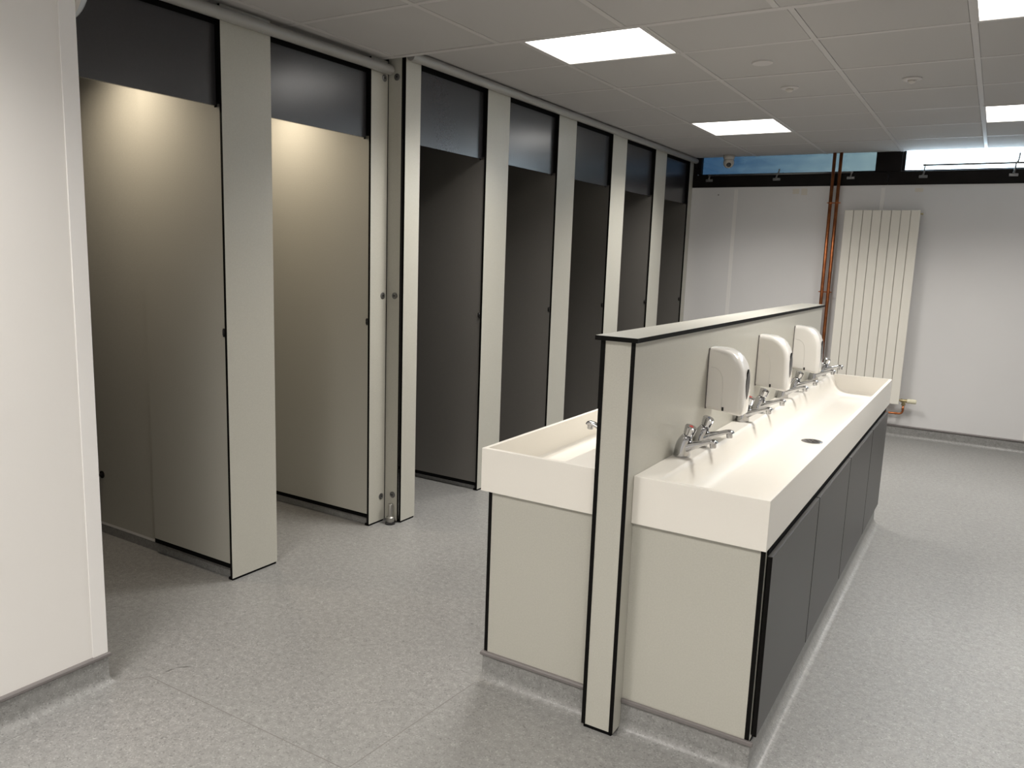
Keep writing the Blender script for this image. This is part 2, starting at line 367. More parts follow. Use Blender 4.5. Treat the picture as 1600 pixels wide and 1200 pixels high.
def opener(xs, zrod, y, dr, label, arm_up, x_end):
    t = thing('window_opener', (xs[0], YB-0.012, 2.15), label, 'window opener', 'window opening gear on the dark frame')
    bm = bmesh.new(); bm_tube(bm, [(xs[0]-0.01, y, zrod), (x_end, y, zrod+0.002)], 0.008, 10); fin('rod', bm, [ZINC], t)
    for i, x in enumerate(xs):
        b = bmesh.new(); bm_box(b, x-0.032, x+0.030, YB-0.026, YB-0.0115, 2.138, 2.160, 0, 0.002)
        for q in (-0.018, 0.004, 0.02): bm_box(b, x+q-0.004, x+q+0.004, YB-0.031, YB-0.026, 2.141, 2.157, 0)
        fin('bracket', b, [ZINC], t)
        b = bmesh.new()
        bm_tube(b, [(x-0.004, YB-0.024, 2.158), (x+0.002, YB-0.03, 2.176), (x+0.006, y, zrod)], [0.009, 0.007, 0.006], 8)
        bm_lathe(b, (x+0.006, y+0.010, zrod), (0, -1, 0), [(0.010, 0), (0.010, 0.02)], 12)
        fin('arm', b, [ZINC], t)
    b = bmesh.new(); x = xs[1]
    bm_tube(b, [(x+0.012, y, zrod), (x+0.020, y-0.006, zrod+0.025), (x+0.024, y-0.012, zrod+0.03+arm_up)], [0.008, 0.006, 0.007], 8); fin('handle', b, [ZINC], t)
opener([-1.14, -0.535, 0.075], 2.192, YB-0.035, 0, 'metal opening rod with three clips under the blue window', 0.012, 0.09)
opener([0.62, 1.24, 1.86], 2.236, YB-0.04, 0, 'metal opening rod with upright handle across the bright window', 0.045, 1.88)

# ------------------------------------------------------------------ cubicles
a0, a1, a2, a3 = -0.2630, -0.0182, 0.5915, 0.7108
S2 = [(0.7309, 0.8462), (1.4481, 1.6829), (2.2884, 2.5373), (3.1327, 3.3905), (3.9870, 4.2410), (4.8440, 4.942)]
def pilaster(x, y0, y1, zb, zt, label, group):
    t = thing('cubicle_pilaster', (x, (y0+y1)/2, zb), label, 'panel', group)
    p = sheet('board', x-T, x, y0, y1, zb, zt, 'x', LAM, t)
    b = box('shadow_batten', x-0.046, x-T, y0+0.002, y0+0.018, 1.946, zt-0.005, VOID, t)
    f = box('foot_channel', x-0.03, x-0.003, y0+0.004, y1-0.004, 0.0, zb, VOID, t)
    return t
G1 = 'full-height light pilasters between cubicle openings'
pilaster(X1, a0, a1, 0.010, ZN, 'broad light grey full-height pilaster nearest the camera, between first two openings', G1)
pa3 = pilaster(X1, a2, a3, 0.010, ZN, 'narrow light grey pilaster left of the chrome corner foot', G1)
sheet('batten_strip', X1-0.05, X1-T, a3-0.02, a3-0.008, 0.01, ZN, 'x', LAM, pa3)
lab2 = ['narrow light grey pilaster right of the chrome corner foot, starting the far row', 'light grey pilaster whose foot meets the basin corner, second in far row',
        'light grey pilaster third in the far row, rising behind the left basin', 'light grey pilaster fourth in the far row, left of the wall cap end',
        'light grey pilaster fifth in the far row, second from the window wall', 'slim light grey pilaster touching the window wall']
pil2 = []
for (y0, y1), lb in zip(S2, lab2): pil2.append(pilaster(X2, y0, y1, 0.010, ZF-0.002, lb, G1))
# short return between the rows (faces the camera)
rp = thing('return_panel', (X2-0.05, 0.722, 0.01), 'narrow shaded return panel behind the chrome corner foot', 'panel')
sheet('board', X1+0.0005, X2-T-0.0005, 0.716, 0.729, 0.012, ZF-0.002, 'y', LAM, rp)
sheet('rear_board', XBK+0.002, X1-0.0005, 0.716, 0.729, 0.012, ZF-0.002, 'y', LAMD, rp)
def cover(base, d, parent):
    b = bmesh.new(); bm_lathe(b, base, d, [(0.0165, 0), (0.0165, 0.002), (0.012, 0.004), (0.006, 0.0045), (0.005, 0.003)], 22); c = fin('bracket_cover', b, [ZINC], parent)
    b = bmesh.new(); x = Vector(base)+Vector(d)*0.0042; bm_lathe(b, x, d, [(0.0035, 0), (0.0035, 0.0006)], 12); fin('screw_recess', b, [BLK], c)
for z in (2.223, 1.182, 0.138): cover((X1, 0.685, z), (1, 0, 0), pa3)
for z in (2.230, 1.184, 0.149): cover((-1.345, 0.716, z), (0, -1, 0), rp)
ft = thing('corner_foot', (-1.337, 0.690, 0), 'stubby satin steel adjustable foot at the corner between cubicle rows', 'foot')
b = bmesh.new(); bm_lathe(b, (-1.337, 0.69, 0.012), (0, 0, 1), [(0.020, 0), (0.021, 0.003), (0.021, 0.024), (0.017, 0.028), (0.0135, 0.029), (0.0135, 0.092), (0.011, 0.096), (0.0, 0.0965)], 26); fin('stem', b, [SAT], ft)
b = bmesh.new(); bm_lathe(b, (-1.337, 0.69, 0.0), (0, 0, 1), [(0.027, 0), (0.027, 0.009), (0.022, 0.012)], 26); fin('base_disc', b, [BLK], ft)

# panels above the door openings
def overdoor(x, y0, y1, zt, label):
    t = thing('overdoor_panel', (x-0.03, (y0+y1)/2, 1.935), label, 'panel', 'charcoal panels above the cubicle openings')
    sheet('board', x-0.043, x-0.030, y0+0.002, y1-0.002, 1.935, zt, 'x', LAMD, t, LAMD)
    box('top_gap_shade', x-0.043, x-0.033, y0+0.002, y1-0.002, zt, (ZN if x < -1.35 else ZF)-0.003, VOID, t)  # black strip standing in for the dark gap between panel and ceiling
Zt1, Zt2 = 2.232, 2.292
overdoor(X1, -0.90, a0, Zt1, 'darkest charcoal panel above the nearest cubicle opening')
overdoor(X1, a1, a2, Zt1, 'charcoal panel above the second opening, beside the corner foot')
ol = ['charcoal panel above the first opening right of the corner foot', 'charcoal panel above the second opening of the far row', 'charcoal panel above the middle opening of the far row',
      'charcoal panel above the fourth opening of the far row', 'charcoal panel above the last opening, reflecting blue window light']
for k in range(5): overdoor(X2, S2[k][1], S2[k+1][0], Zt2, ol[k])
pilaster(X1, -1.12, -0.90, 0.010, ZN, 'light grey pilaster hidden behind the near left wall end', G1)

# headrails
def headrail(x, z, y0, y1, zc, label):
    t = thing('headrail', (x, y0, z), label, 'rail')
    b = bmesh.new(); bm_lathe(b, (x, y0, z), (0, 1, 0), [(0.0235, 0), (0.0235, y1-y0-0.008), (0.021, y1-y0-0.002), (0.016, y1-y0)], 28); fin('tube', b, [RAIL], t)
headrail(X1+0.0242, 2.262, -1.0, a3-0.004, ZN, 'round grey headrail over the near cubicle openings')
headrail(X2+0.0242, 2.326, 0.735, YB-0.004, ZF, 'round grey headrail over the far row, running to the windows')

# doors folded open against partitions
def cub_door(x, y, yd, m, wd, zb, ztop, label, grp):
    t = thing('cubicle_door', (x-0.05, y+0.01, zb), label, 'door', grp)
    xa, xb, xn = x-T-0.004-wd, x-T-0.0015, x-0.049          # top front corner notched to clear the overdoor panel
    ol_ = [(xa, zb), (xb, zb), (xb, 1.930), (xn, 1.930), (xn, ztop), (xa, ztop)]
    bm = bmesh.new(); f0 = [bm.verts.new((p, y+0.004, q)) for p, q in ol_]; f1 = [bm.verts.new((p, y+0.017, q)) for p, q in ol_]
    bm.faces.new(f0); bm.faces.new(f1)
    for i in range(6): bm.faces.new((f0[i], f0[(i+1) % 6], f1[(i+1) % 6], f1[i])).material_index = 1
    fin('leaf', bm, [m, CORE], t)
    box('bottom_strip', x-T-0.004-wd, x-T-0.0015, y+0.0045, y+0.0165, zb-0.021, zb, VOID, t)  # black strip along the bottom edge of the leaf
    for z in (1.055,):
        b = bmesh.new(); bm_lathe(b, (x-0.020, y+0.0008, z-0.017), (0, 0, 1), [(0.0038, 0), (0.0038, 0.034)], 12)
        bm_box(b, x-0.030, x-0.020, y+0.0025, y+0.004, z-0.012, z+0.012)
        fin('hinge', b, [BLK], t)
def partition(x, y, m, label, zb=0.055, grp='partitions between cubicles'):
    t = thing('cubicle_partition', (x-0.7, y, zb), label, 'partition', grp)
    sheet('board', XBK+0.003, x-T-0.004, y, y+T, zb, ZN-0.004, 'y', m, t)
    box('bottom_channel', XBK+0.003, x-T-0.02, y-0.0005, y+T, zb-0.012, zb, TRIMW, t)
    box('gap_light_block', XBK+0.003, x-T-0.02, y, y+T, 0.0, zb-0.012, FLOOR, t)  # added strip, blocks light leaking under the partition from the next cubicle
G2 = 'cubicle doors standing open'
cub_door(X1, a0, 0, LAM, 0.515, 0.072, 2.15, 'light grey cubicle door standing open in the nearest opening', G2)
cub_door(X1, a2, 0, LAM, 0.80, 0.062, 2.15, 'light grey cubicle door standing open in the second opening', G2)
dl = ['dark grey cubicle door open right of the corner foot, full height in view', 'dark grey cubicle door open in the second far-row opening', 'dark grey cubicle door open in the middle far-row opening',
      'dark grey cubicle door open in the fourth far-row opening', 'dark grey cubicle door open in the last opening by the windows']
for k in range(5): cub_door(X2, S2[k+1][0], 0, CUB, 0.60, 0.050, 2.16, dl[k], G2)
partition(X1, a0+0.0195, LAM, 'light partition seen behind the nearest open door')
partition(X1, a2+0.0195, LAM, 'light partition seen behind the second open door')
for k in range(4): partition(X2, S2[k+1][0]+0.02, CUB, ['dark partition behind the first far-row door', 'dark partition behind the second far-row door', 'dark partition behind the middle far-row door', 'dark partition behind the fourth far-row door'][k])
# low black waste fitting on the near partition
hk = thing('wall_hook', (-2.345, a0+0.0195, 0.29), 'small black fitting low on the nearest partition beside the wall end', 'hook')
b = bmesh.new(); bm_lathe(b, (-2.345, a0+0.0193, 0.295), (0, -1, 0), [(0.018, 0), (0.018, 0.004), (0.007, 0.006), (0.007, 0.03), (0.013, 0.034), (0.013, 0.042)], 16); fin('peg', b, [BLK], hk)
b = bmesh.new(); bm_tube(b, [(-2.345, a0-0.010, 0.292), (-2.343, a0-0.016, 0.27), (-2.345, a0-0.012, 0.245)], 0.005, 10); fin('drop', b, [BLK], hk)

# recessed downlights in the near cubicles (real lamps)
for y, lb in ((-0.52, 'round warm downlight in the ceiling of the nearest cubicle'), (0.33, 'round warm downlight in the ceiling of the second cubicle')):
    t = thing('downlight', (-1.93, y, ZN), lb, 'light', 'warm downlights over the near cubicles')
    b = bmesh.new(); bm_lathe(b, (-1.93, y, ZN+0.003), (0, 0, -1), [(0.055, 0), (0.055, 0.004), (0.050, 0.007), (0.042, 0.007)], 32); fin('bezel', b, [TRIMW], t)
    b = bmesh.new(); bm_lathe(b, (-1.93, y, ZN-0.0045), (0, 0, -1), [(0.040, 0), (0.040, 0.0012)], 32); fin('lens', b, [DOWN], t)
    ld = bpy.data.lights.new('downlight_lamp', 'SPOT'); ld.energy = DOWN_W*2.2; ld.color = DOWN_COL; ld.spot_size = 2.5; ld.spot_blend = 0.9; ld.shadow_soft_size = 0.04
    lo = bpy.data.objects.new('lamp', ld); COL.objects.link(lo); lo.location = (-1.93, y, ZN-0.012); lo.parent = t; lo.matrix_parent_inverse = Matrix.Translation(-Vector(t.location))

# grey dome fitting on the end of the left wall
t = thing('bulkhead_lamp', (XW-0.09, YW+0.0035, 2.13), 'rounded clear grey dome fitting high on the end of the left wall', 'lamp')
b = bmesh.new(); bm_lathe(b, (XW-0.088, YW+0.0036, 2.13), (0, 1, 0), [(0.118, 0), (0.118, 0.012), (0.112, 0.014)], 40); fin('base_ring', b, [HOUSE], t)
b = bmesh.new(); bm_lathe(b, (XW-0.088, YW+0.0176, 2.13), (0, 1, 0), [(0.110*math.cos(a), 0.055*math.sin(a)) for a in [i*math.pi/2/10 for i in range(11)]], 40); fin('dome', b, [GREYDOME], t, smooth=True)

# ------------------------------------------------------------------ island: divider wall
PL, PR, PY0, PY1, ZC = 0.2977, 0.4010, -0.3603, 2.345, 1.1799
dv = thing('divider_wall', ((PL+PR)/2, 1.0, 0), 'waist-high light laminate divider wall rising between the two basins', 'divider')
sheet('side_board', PL, PL+T, PY0, PY1, 0.011, ZC, 'x', LAM, dv); sheet('side_board', PR-T, PR, PY0, PY1, 0.011, ZC, 'x', LAM, dv)
sheet('end_board', PL+T, PR-T, PY0+0.001, PY0+T, 0.012, ZC-0.001, 'y', LAM, dv); sheet('end_board', PL+T, PR-T, PY1-T, PY1-0.001, 0.012, ZC-0.001, 'y', LAM, dv)
cp = sheet('top_cap', 0.2848, 0.4121, -0.3761, 2.3574, ZC, ZC+T, 'z', LAM, dv)
box('foot_packer', PL+0.006, PR-0.006, PY0+0.004, PY1-0.02, 0.0, 0.012, VOID, dv)

# ------------------------------------------------------------------ basins
ZT, ZBB, Y0, Y1, XR, XL = 0.7942, 0.6543, -0.3175, 2.4726, 0.7849, -0.1194
def basin(px, xo, deck, label, drains):
    s = 1 if xo > px else -1; Wd = abs(xo-px)
    prof = [(deck, ZT), (deck+.006, ZT-.003), (deck+.012, ZT-.012), (deck+.018, ZT-.032), (deck+.027, ZT-.058), (deck+.042, ZT-.078), (deck+.064, ZT-.091), (deck+.10, ZT-.097),
            (Wd-.06, ZT-.100), (Wd-.030, ZT-.099), (Wd-.021, ZT-.092), (Wd-.0165, ZT-.070), (Wd-.0150, ZT)]
    t = thing('trough_basin', ((px+xo)/2, (Y0+Y1)/2, ZBB), label, 'basin', 'long white trough basins')
    ya, yb = Y0+0.015, Y1-0.015
    bm = bmesh.new(); V = lambda a, y, z: bm.verts.new((px+s*a, y, z))
    n = len(prof); ysl = [ya]+[ya+(yb-ya)*i/12 for i in range(1, 12)]+[yb]
    rows = [[V(a, y, z) for a, z in prof] for y in ysl]
    for r0, r1 in zip(rows, rows[1:]):
        for i in range(n-1): f = bm.faces.new((r0[i], r0[i+1], r1[i+1], r1[i])); f.smooth = True
    for r in (rows[0], rows[-1]): bm.faces.new(r)
    # top: deck and rims
    def q(a0_, a1_, y0_, y1_, z): bm.faces.new([V(a0_, y0_, z), V(a1_, y0_, z), V(a1_, y1_, z), V(a0_, y1_, z)])
    q(0, deck, ya, yb, ZT); q(Wd-.015, Wd, ya, yb, ZT); q(0, deck, Y0, ya, ZT); q(deck, Wd-.015, Y0, ya, ZT); q(Wd-.015, Wd, Y0, ya, ZT)
    q(0, deck, yb, Y1, ZT); q(deck, Wd-.015, yb, Y1, ZT); q(Wd-.015, Wd, yb, Y1, ZT)
    # outer skirt and underside
    def w_(p, r): bm.faces.new([V(*p, ZBB), V(*r, ZBB), V(*r, ZT), V(*p, ZT)])
    w_((0, Y0), (deck, Y0)); w_((deck, Y0), (Wd-.015, Y0)); w_((Wd-.015, Y0), (Wd, Y0)); w_((Wd, Y0), (Wd, ya)); w_((Wd, ya), (Wd, yb)); w_((Wd, yb), (Wd, Y1))
    w_((0, Y1), (deck, Y1)); w_((deck, Y1), (Wd-.015, Y1)); w_((Wd-.015, Y1), (Wd, Y1)); w_((0, Y0), (0, ya)); w_((0, ya), (0, yb)); w_((0, yb), (0, Y1))
    bm.faces.new([V(0, Y0, ZBB), V(Wd, Y0, ZBB), V(Wd, Y1, ZBB), V(0, Y1, ZBB)])
    bmesh.ops.remove_doubles(bm, verts=bm.verts[:], dist=1e-5)
    o = fin('trough', bm, [SOLID], t); obj_bevel(o, 0.0018, 2)
    for a, y in drains:
        b = bmesh.new(); c = (px+s*a, y, ZT-.0975)
        bm_lathe(b, c, (0, 0, 1), [(0.042, -0.004), (0.042, 0.0012), (0.038, 0.0028), (0.030, 0.0030), (0.030, 0.0018), (0.0, 0.0018)], 36)
        d = fin('drain', b, [DKCHROME], t)
        b = bmesh.new()
        for i in range(6):
            an = i*math.pi/3; x, y_ = c[0]+.019*math.cos(an), c[1]+.019*math.sin(an)
            bm_lathe(b, (x, y_, c[2]+.0017), (0, 0, 1), [(0.0065, 0), (0.0065, 0.0006)], 12)
        bm_lathe(b, (c[0], c[1], c[2]+.0017), (0, 0, 1), [(0.006, 0), (0.006, 0.0006)], 12)
        fin('drain_holes', b, [BLK], d)
    return t
basin(PR+0.0005, XR, 0.068, 'long white trough basin on the right, with four pairs of taps and a drain', [(0.250, 0.965)])
basin(PL-0.0005, XL, 0.125, 'white trough basin on the left side of the divider, facing the cubicles', [(0.29, 0.937)])

# ------------------------------------------------------------------ island cabinets
ZK, CY0, CY1 = 0.100, -0.3040, 2.31
cr = thing('vanity_cabinet', (0.59, 1.0, 0), 'cabinet under the right basin with light end and four dark grey doors', 'cabinet')
XS = 0.7819
sheet('end_panel', PR+0.0005, XS-T, CY0, CY0+T, ZK, ZBB-0.0005, 'y', LAM, cr); sheet('side_board', XS-T, XS, CY0-0.0005, CY1, ZK, ZBB-0.002, 'x', LAM, cr)
sheet('end_panel', PR+0.0005, XS-T, CY1-T, CY1, ZK, ZBB-0.0005, 'y', LAM, cr)
box('top_shadow_gap', XS, XS+0.004, CY0+0.012, CY1, 0.6392, ZBB-0.001, VOID, cr)
box('plinth', PR+0.02, XS-0.002, CY0+0.002, CY1-0.002, 0.0, ZK, VOID, cr)
box('skin', XS, XS+0.0012, CY0+0.016, CY1, ZK+0.012, 0.640, VOID, cr)
dy = [(-0.297, 0.356), (0.363, 1.026), (1.033, 1.699), (1.706, 2.305)]
for i, (p, q_) in enumerate(dy):
    bm = bmesh.new(); fs = bm_box(bm, XS+0.0035, 0.7985, p, q_, 0.113, 0.6375)
    for k, f in enumerate(fs): f.material_index = 0 if k in (0, 1, 5) else 1
    d = fin('door', bm, [CAB, CORE], cr); md = d.modifiers.new('b', 'BEVEL'); md.width = 0.0016; md.segments = 1; md.limit_method = 'ANGLE'
cl = thing('vanity_cabinet', (0.1, 1.0, 0), 'cabinet under the left basin with plain light end panel', 'cabinet')
XE = -0.0959
sheet('end_panel', XE+T, PL-0.0005, CY0, CY0+T, ZK, ZBB-0.0005, 'y', LAM, cl); sheet('side_board', XE, XE+T, CY0-0.0005, CY1, ZK, ZBB-0.002, 'x', CAB, cl)
sheet('end_panel', XE+T, PL-0.0005, CY1-T, CY1, ZK, ZBB-0.0005, 'y', LAM, cl)
box('plinth', XE+0.002, PL-0.02, CY0+0.002, CY1-0.002, 0.0, ZK, VOID, cl)
# coved vinyl upstand round the island
c1 = cove('cabinet_coving', [(XE, CY1), (XE, CY0), (PL-0.001, CY0)][::-1][::-1], h=ZK-0.008, r=0.032)
# orientation: travelling so that outside is on the right
bpy.data.objects.remove(c1.children[0]); bpy.data.objects.remove(c1)
c1 = cove('cabinet_coving', [(PL-0.001, CY0), (XE, CY0), (XE, CY1)][::-1], h=ZK-0.008, r=0.032)
bb = c1.bound_box
tag(c1, 'grey speckled coved skirting round the left cabinet base', 'skirting', 'coved skirting round the basin island')
c2 = cove('cabinet_coving', [(PR+0.001, CY0), (XS, CY0), (XS, CY1)], h=ZK-0.008, r=0.032, cap=False)
tag(c2, 'grey speckled coved skirting round the right cabinet base, sweeping into the floor', 'skirting', 'coved skirting round the basin island')
box('cap_strip', PR+0.001, XS+0.012, CY0-0.010, CY0, ZK-0.011, ZK+0.003, COVE, c2, 0.003)

# ------------------------------------------------------------------ taps
def make_tap(hot=True):
    t = thing('tap', (0, 0, 0), 'x', 'tap')
    b = bmesh.new()
    X, Y, Z = Vector((1, 0, 0)), Vector((0, 1, 0)), Vector((0, 0, 1))
    rings = []
    for z, cx, rx, ry, tilt in [(0, 0, .024, .024, 0), (.004, 0, .0245, .0245, 0), (.012, .0005, .0235, .0235, 0), (.024, .0015, .0225, .0225, .05), (.036, .004, .0210, .0205, .15), (.046, .008, .0185, .0185, .25), (.054, .012, .0155, .0160, .3), (.0585, .0140, .0120, .0125, .3)]:
        xa = Vector((math.cos(tilt), 0, -math.sin(tilt))); rings.append(ring((cx, 0, z), xa, Y, rx, ry, 26))
    bm_loft(b, rings); fin('body', b, [CHROME], t, smooth=False)
    b = bmesh.new(); rings = []
    for x, z, wy, hz, tl in [(.004, .022, .019, .016, -.2), (.022, .028, .0165, .0130, -.2), (.040, .0355, .0140, .0100, -.22), (.060, .0425, .0115, .0070, -.22), (.078, .0490, .0110, .0064, -.15), (.090, .0515, .0108, .0062, .1), (.0965, .0500, .0105, .0065, .6), (.0985, .0470, .0102, .0065, 1.2)]:
        nz = Vector((math.sin(-tl)*-1, 0, math.cos(tl))); nz = Vector((math.sin(tl), 0, math.cos(tl)))
        rg = []
        for i in range(20):
            a = 2*math.pi*i/20; ca, sa = math.cos(a), math.sin(a)
            rg.append(Vector((x, 0, z)) + Y*(wy*math.copysign(abs(ca)**.75, ca)) + nz*(hz*math.copysign(abs(sa)**.75, sa)))
        rings.append(rg)
    bm_loft(b, rings); fin('spout', b, [CHROME], t)
    b = bmesh.new(); bm_lathe(b, (.0895, 0, .049), (0.12, 0, -1), [(.0095, 0), (.0095, .012), (.0085, .015), (.0065, .015), (.0065, .011)], 20); fin('nozzle', b, [CHROME], t)
    # turning head: faceted barrel with ring and coloured top mark
    ax = Vector((.32, 0, 1)).normalized(); base = Vector((.0145, 0, .055))
    b = bmesh.new(); bm_lathe(b, base, ax, [(.0105, 0), (.0105, .005)], 20)
    x, y = frame_to(ax); N = 24; rs = []
    for r, h in [(.0125, .004), (.0145, .006), (.0160, .020), (.0165, .026), (.0150, .029)]:
        rs.append([base+ax*h + x*(r*(1+.06*(i % 2))*math.cos(2*math.pi*i/N)) + y*(r*(1+.06*(i % 2))*math.sin(2*math.pi*i/N)) for i in range(N)])
    bm_loft(b, rs)
    for f in b.faces: f.smooth = False
    hd = fin('head', b, [CHROME], t)
    b = bmesh.new(); bm_lathe(b, base+ax*.029, ax, [(.0060 if hot else .0035, -0.001), (.0060 if hot else .0035, .0007)], 16); fin('colour_mark', b, [RED if hot else BLUE], hd)
    return t
th_ = make_tap(True); tc_ = make_tap(False)
ty = [0.0, 0.178, 0.700, 0.927, 1.377, 1.612, 2.095, 2.340]
tl = ['chrome hot tap with red mark, first of all the taps from the near end', 'chrome cold tap in the nearest pair, left of the first soap dispenser front', 'chrome hot tap with red mark just past the first soap dispenser', 'chrome cold tap between the first and second soap dispensers',
      'chrome hot tap just past the second soap dispenser', 'chrome cold tap between the second and third soap dispensers', 'chrome hot tap just past the third soap dispenser', 'chrome cold tap last of the row, nearest the radiator']
tl[1] = 'chrome cold tap second from the near end, beside the red-marked first tap'
for i, y in enumerate(ty):
    src = th_ if i % 2 == 0 else tc_
    o = src if i < 2 else copy_tree(src)
    o.location = (0.431, y, ZT); o.scale = (1.08, 1.2, 1.2); tag(o, tl[i], 'tap', 'chrome taps on the right basin')
o = copy_tree(th_); o.location = (0.205, 0.0, ZT); o.scale = (1.08, 1.2, 1.2); o.rotation_euler = (0, 0, math.pi); tag(o, 'chrome tap on the left basin, only its spout tip showing past the divider', 'tap')
if 'group' in o: del o['group']

# ------------------------------------------------------------------ soap dispensers
def make_dispenser():
    t = thing('soap_dispenser', (0, 0, 0), 'x', 'dispenser')
    # side outline (x out from wall, z up); origin at wall, z=0 is lower back edge
    out = [(0.004, 0.0), (0.030, -0.002), (0.060, -0.006), (0.090, -0.011), (0.118, -0.014), (0.127, -0.010), (0.1295, 0.0), (0.1300, 0.03), (0.1295, 0.08), (0.128, 0.12), (0.1235, 0.145), (0.115, 0.167),
           (0.102, 0.186), (0.086, 0.200), (0.066, 0.209), (0.045, 0.2135), (0.022, 0.2155), (0.004, 0.2155)]
    hw, rr = 0.0490, 0.018
    bm = bmesh.new(); c = Vector((0.03, 0, 0.10)); rows = []
    n = 7
    for k in range(n+1):                 # rounded edge from side face to full outline
        a = math.pi/2*k/n
        rows.append([(-hw + rr*(1-math.sin(a)), rr*(1-math.cos(a)))])
    sl = [(r[0][0], r[0][1]) for r in rows]           # (y, inset)
    sl = [( -hw+rr*(1-math.cos(math.pi/2*k/n)), rr*(1-math.sin(math.pi/2*k/n))) for k in range(n+1)]
    sl = sl + [(-y, i) for y, i in reversed(sl)]
    def inset(i):
        pts = []
        for (x, z) in out:
            xx = min(x, 0.130-i) if x > 0.01 else x
            k = 1.0
            zc = 0.10
            if x > 0.005:
                xx = 0.004 + (x-0.004)*(0.126-i)/0.126
                zz = zc + (z-zc)*((0.1155-i)/0.1155 if z > zc else (0.114-i*0.8)/0.114)
            else: xx = x; zz = zc + (z-zc)*((0.1155-i)/0.1155 if z > zc else (0.114-i*0.8)/0.114)
            pts.append((xx, zz))
        return pts
    rs = [[bm.verts.new((x, y, z)) for x, z in inset(i)] for y, i in sl]
    m = len(out)
    for a, b_ in zip(rs, rs[1:]):
        for i in range(m):
            f = bm.faces.new((a[i], a[(i+1) % m], b_[(i+1) % m], b_[i])); f.smooth = True
    for r in (rs[0], rs[-1]): bm.faces.new(r)
    fin('cover', bm, [PLAST], t)
    box('back_plate', 0.0, 0.0045, -0.047, 0.047, 0.0, 0.212, COVE, t)
    # level window: dark lens shape on the front
    bm = bmesh.new(); N = 16; L = []
    for i in range(N+1):
        u = -1+2*i/N; L.append((0.021*math.cos(u*math.pi/2)**0.8, 0.094+0.052*u))
    pts = [(w_, z) for w_, z in L]+[(-w_, z) for w_, z in reversed(L[1:-1])]
    fr = [bm.verts.new((0.1312, y, z)) for y, z in pts]; bk = [bm.verts.new((0.126, y, z)) for y, z in pts]; k = len(fr)
    bm.faces.new(fr); bm.faces.new(bk)
    for i in range(k): bm.faces.new((fr[i], fr[(i+1) % k], bk[(i+1) % k], bk[i]))
    fin('level_window', bm, [BLK], t)
    # raised arc seam of the cover on the flank facing the camera, and lock slot
    for s in (-1, 1):
        bm = bmesh.new(); ptsA = [(0.012, 0.148), (0.030, 0.146), (0.045, 0.136), (0.054, 0.118), (0.058, 0.09), (0.059, 0.05), (0.058, 0.005)]
        bm_tube(bm, [(x, s*(hw-0.0003), z) for x, z in ptsA], 0.0011, 6); fin('cover_seam', bm, [SEAM], t)
        box('lock_slot', 0.060, 0.067, s*(hw+0.0006)-0.001, s*(hw+0.0006)+0.001, 0.000, 0.013, BLK, t)
    bm = bmesh.new(); bm_lathe(bm, (0.095, 0, -0.008), (0, 0, -1), [(0.012, 0), (0.010, 0.006), (0.006, 0.008)], 16); fin('nozzle', bm, [PLAST], t)
    return t
dp = make_dispenser()
for i, (y, lb) in enumerate([(0.347, 'glossy white soap dispenser nearest the camera, over the first pair of taps'), (1.015, 'glossy white soap dispenser in the middle of the three'), (1.700, 'glossy white soap dispenser farthest away, nearest the copper pipes')]):
    o = dp if i == 0 else copy_tree(dp)
    o.location = (PR+0.0002, y, 0.8995); tag(o, lb, 'dispenser', 'white soap dispensers on the divider')

# ------------------------------------------------------------------ radiator
RY = 4.835; rx0, rx1, rz0, rz1 = 0.066, 0.640, 0.292, 1.878
t = thing('radiator', ((rx0+rx1)/2, RY+0.03, rz0), 'tall white vertical panel radiator on the back wall beside copper pipes', 'radiator')
nS = 8; pw = (rx1-rx0)/nS
for i in range(nS):
    bm = bmesh.new(); bm_box(bm, rx0+i*pw+0.0018, rx0+(i+1)*pw-0.0018, RY, RY+0.012, rz0, rz1, 0, 0.0035); fin('section', bm, [RADM], t)
box('rear_header', rx0+0.006, rx1-0.004, RY+0.012, RY+0.052, rz0+0.01, rz0+0.06, RADM, t, 0.006)
box('rear_header', rx0+0.006, rx1-0.004, RY+0.012, RY+0.052, rz1-0.06, rz1-0.01, RADM, t, 0.006)
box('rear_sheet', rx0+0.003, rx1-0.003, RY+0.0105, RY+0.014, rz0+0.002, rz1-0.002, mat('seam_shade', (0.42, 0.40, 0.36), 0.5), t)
for x in (rx0+0.12, rx1-0.12):
    for z in (rz0+0.25, rz1-0.25): box('wall_bracket', x-0.02, x+0.02, RY+0.014, YB-0.0035, z-0.02, z+0.02, RADM, t)
bm = bmesh.new(); bm_lathe(bm, (rx1-0.004, RY+0.03, rz1-0.028), (1, 0, 0), [(0.007, 0), (0.007, 0.014), (0.010, 0.015), (0.010, 0.020)], 12); fin('bleed_valve', bm, [BRASS], t)
v = thing('radiator_valve', (0.672, RY+0.03, 0.325), 'brass radiator valve with cream ribbed knob at the lower right of radiator', 'valve')
bm = bmesh.new(); bm_lathe(bm, (0.637, RY+0.03, 0.325), (1, 0, 0), [(0.009, 0), (0.009, 0.012), (0.016, 0.013), (0.016, 0.022), (0.011, 0.023), (0.013, 0.04), (0.015, 0.052), (0.015, 0.060)], 14)
bm_lathe(bm, (0.672, RY+0.03, 0.325), (0, 0, -1), [(0.012, 0), (0.012, 0.02), (0.016, 0.021), (0.016, 0.038), (0.010, 0.042)], 8); fin('body', bm, [BRASS], v)
bm = bmesh.new(); base = Vector((0.697, RY+0.03, 0.325)); N = 24; rs = []
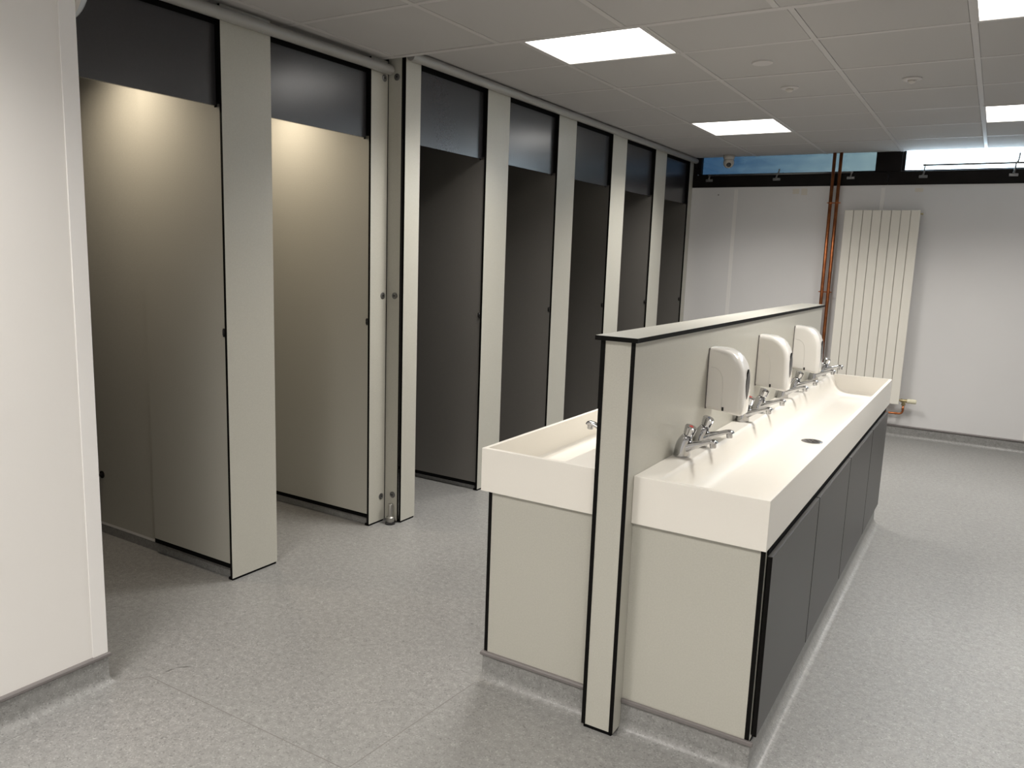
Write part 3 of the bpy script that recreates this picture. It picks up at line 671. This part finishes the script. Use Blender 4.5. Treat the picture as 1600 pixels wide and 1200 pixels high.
for r, h in [(.017, 0), (.019, .004), (.019, .018), (.016, .021), (.0185, .024), (.0195, .050), (.0180, .066), (.013, .070)]:
    g = 0.05 if h > .022 else 0
    rs.append([base+Vector((h, 0, 0))+Vector((0, r*(1-g*(i % 2))*math.cos(2*math.pi*i/N), r*(1-g*(i % 2))*math.sin(2*math.pi*i/N))) for i in range(N)])
bm_loft(bm, rs)
for f in bm.faces: f.smooth = False
fin('knob', bm, [KNOB], v)
pp = thing('feed_pipe', (0.672, RY+0.03, 0.28), 'short copper elbow pipe curving down and left below the radiator valve', 'pipe')
bm = bmesh.new(); pts = [(0.672, RY+0.03, 0.286)]+arc_pts((0.672, RY+0.03, 0.286), (0.672, RY+0.03, 0.214), (0.56, RY+0.035, 0.210), 0.03)+[(0.30, RY+0.045, 0.206)]
bm_tube(bm, pts, 0.0085, 14); fin('tube', bm, [COPPER], pp)
for p, d in (((0.672, RY+0.03, 0.262), (0, 0, -1)), ((0.628, RY+0.033, 0.2125), (-1, 0, 0))):
    bm = bmesh.new(); bm_lathe(bm, p, d, [(.0085, 0), (.0105, .001), (.0105, .014), (.0085, .015)], 14); fin('solder_collar', bm, [COPPER], pp)

# copper risers
for x_top, x_bot, lb in ((-0.071, -0.047, 'left of the two tall copper pipes rising to the ceiling'), (-0.018, 0.003, 'right of the two tall copper pipes, nearer the radiator')):
    xm = (x_top+x_bot)/2
    t = thing('copper_pipe', (xm, YB-0.068, 0), lb, 'pipe', 'two copper riser pipes')
    bm = bmesh.new(); bm_tube(bm, [(xm+0.002, YB-0.068, 0.0), (xm, YB-0.068, 1.2), (xm-0.002, YB-0.068, ZF-0.001)], 0.014, 18); fin('tube', bm, [COPPER], t)
    for z in (1.940, 1.190, 0.45):
        bm = bmesh.new(); bm_lathe(bm, (xm, YB-0.068, z-0.006), (0, 0, 1), [(.0140, 0), (.0175, .0005), (.0175, .0115), (.0140, .012)], 18)
        bm_box(bm, xm-0.028, xm+0.028, YB-0.072, YB-0.064, z-0.004, z+0.004); bm_box(bm, xm-0.004, xm+0.004, YB-0.054, YB-0.003, z-0.004, z+0.004)
        fin('pipe_clip', bm, [COPPER], t)
# ------------------------------------------------------------------ ceiling fittings
for x, y, k, lb in ((0.151, 1.607, 0, 'flat round white ceiling sensor nearest the largest light panel'), (0.148, 2.205, 1, 'round ceiling sensor with small dome between the other two'), (0.743, 2.213, 1, 'round ceiling sensor with small dome farthest right')):
    t = thing('ceiling_sensor', (x, y, ZF), lb, 'sensor', 'round sensors on the ceiling')
    b = bmesh.new(); bm_lathe(b, (x, y, ZF+0.0008), (0, 0, -1), [(0.046, 0), (0.046, 0.004), (0.040, 0.008), (0.030, 0.0085)] if k else [(0.048, 0), (0.048, 0.003), (0.045, 0.006), (0.0, 0.0065)], 36); fin('plate', b, [TEE], t)
    if k:
        b = bmesh.new(); bm_lathe(b, (x, y, ZF-0.0076), (0, 0, -1), [(0.020, 0), (0.019, 0.006), (0.014, 0.012), (0.006, 0.0155), (0, 0.016)], 24); fin('lens_dome', b, [HOUSE], t, smooth=True)
t = thing('security_camera', (-0.935, 4.80, ZF), 'small white turret security camera on the ceiling before the blue window', 'camera')
b = bmesh.new(); bm_lathe(b, (-0.935, 4.80, ZF), (0, 0, -1), [(0.050, 0), (0.050, 0.022), (0.047, 0.030), (0.044, 0.038)], 32); fin('base', b, [HOUSE], t)
dv_ = Vector((0.30, -0.80, -0.52)).normalized(); c = Vector((-0.935, 4.80, ZF-0.065)); x, y = frame_to(dv_)
b = bmesh.new(); bm_loft(b, [ring(c+dv_*(0.047*math.sin(a)), x, y, max(0.047*math.cos(a), 1e-4), n=28) for a in [-math.pi/2+i*math.pi*0.86/14 for i in range(15)]]); hd = fin('ball', b, [HOUSE], t)
b = bmesh.new(); bm_lathe(b, c+dv_*0.0425, dv_, [(0.021, -0.004), (0.021, 0.002), (0.017, 0.006), (0.0, 0.0075)], 24); fin('lens', b, [BLK], hd)
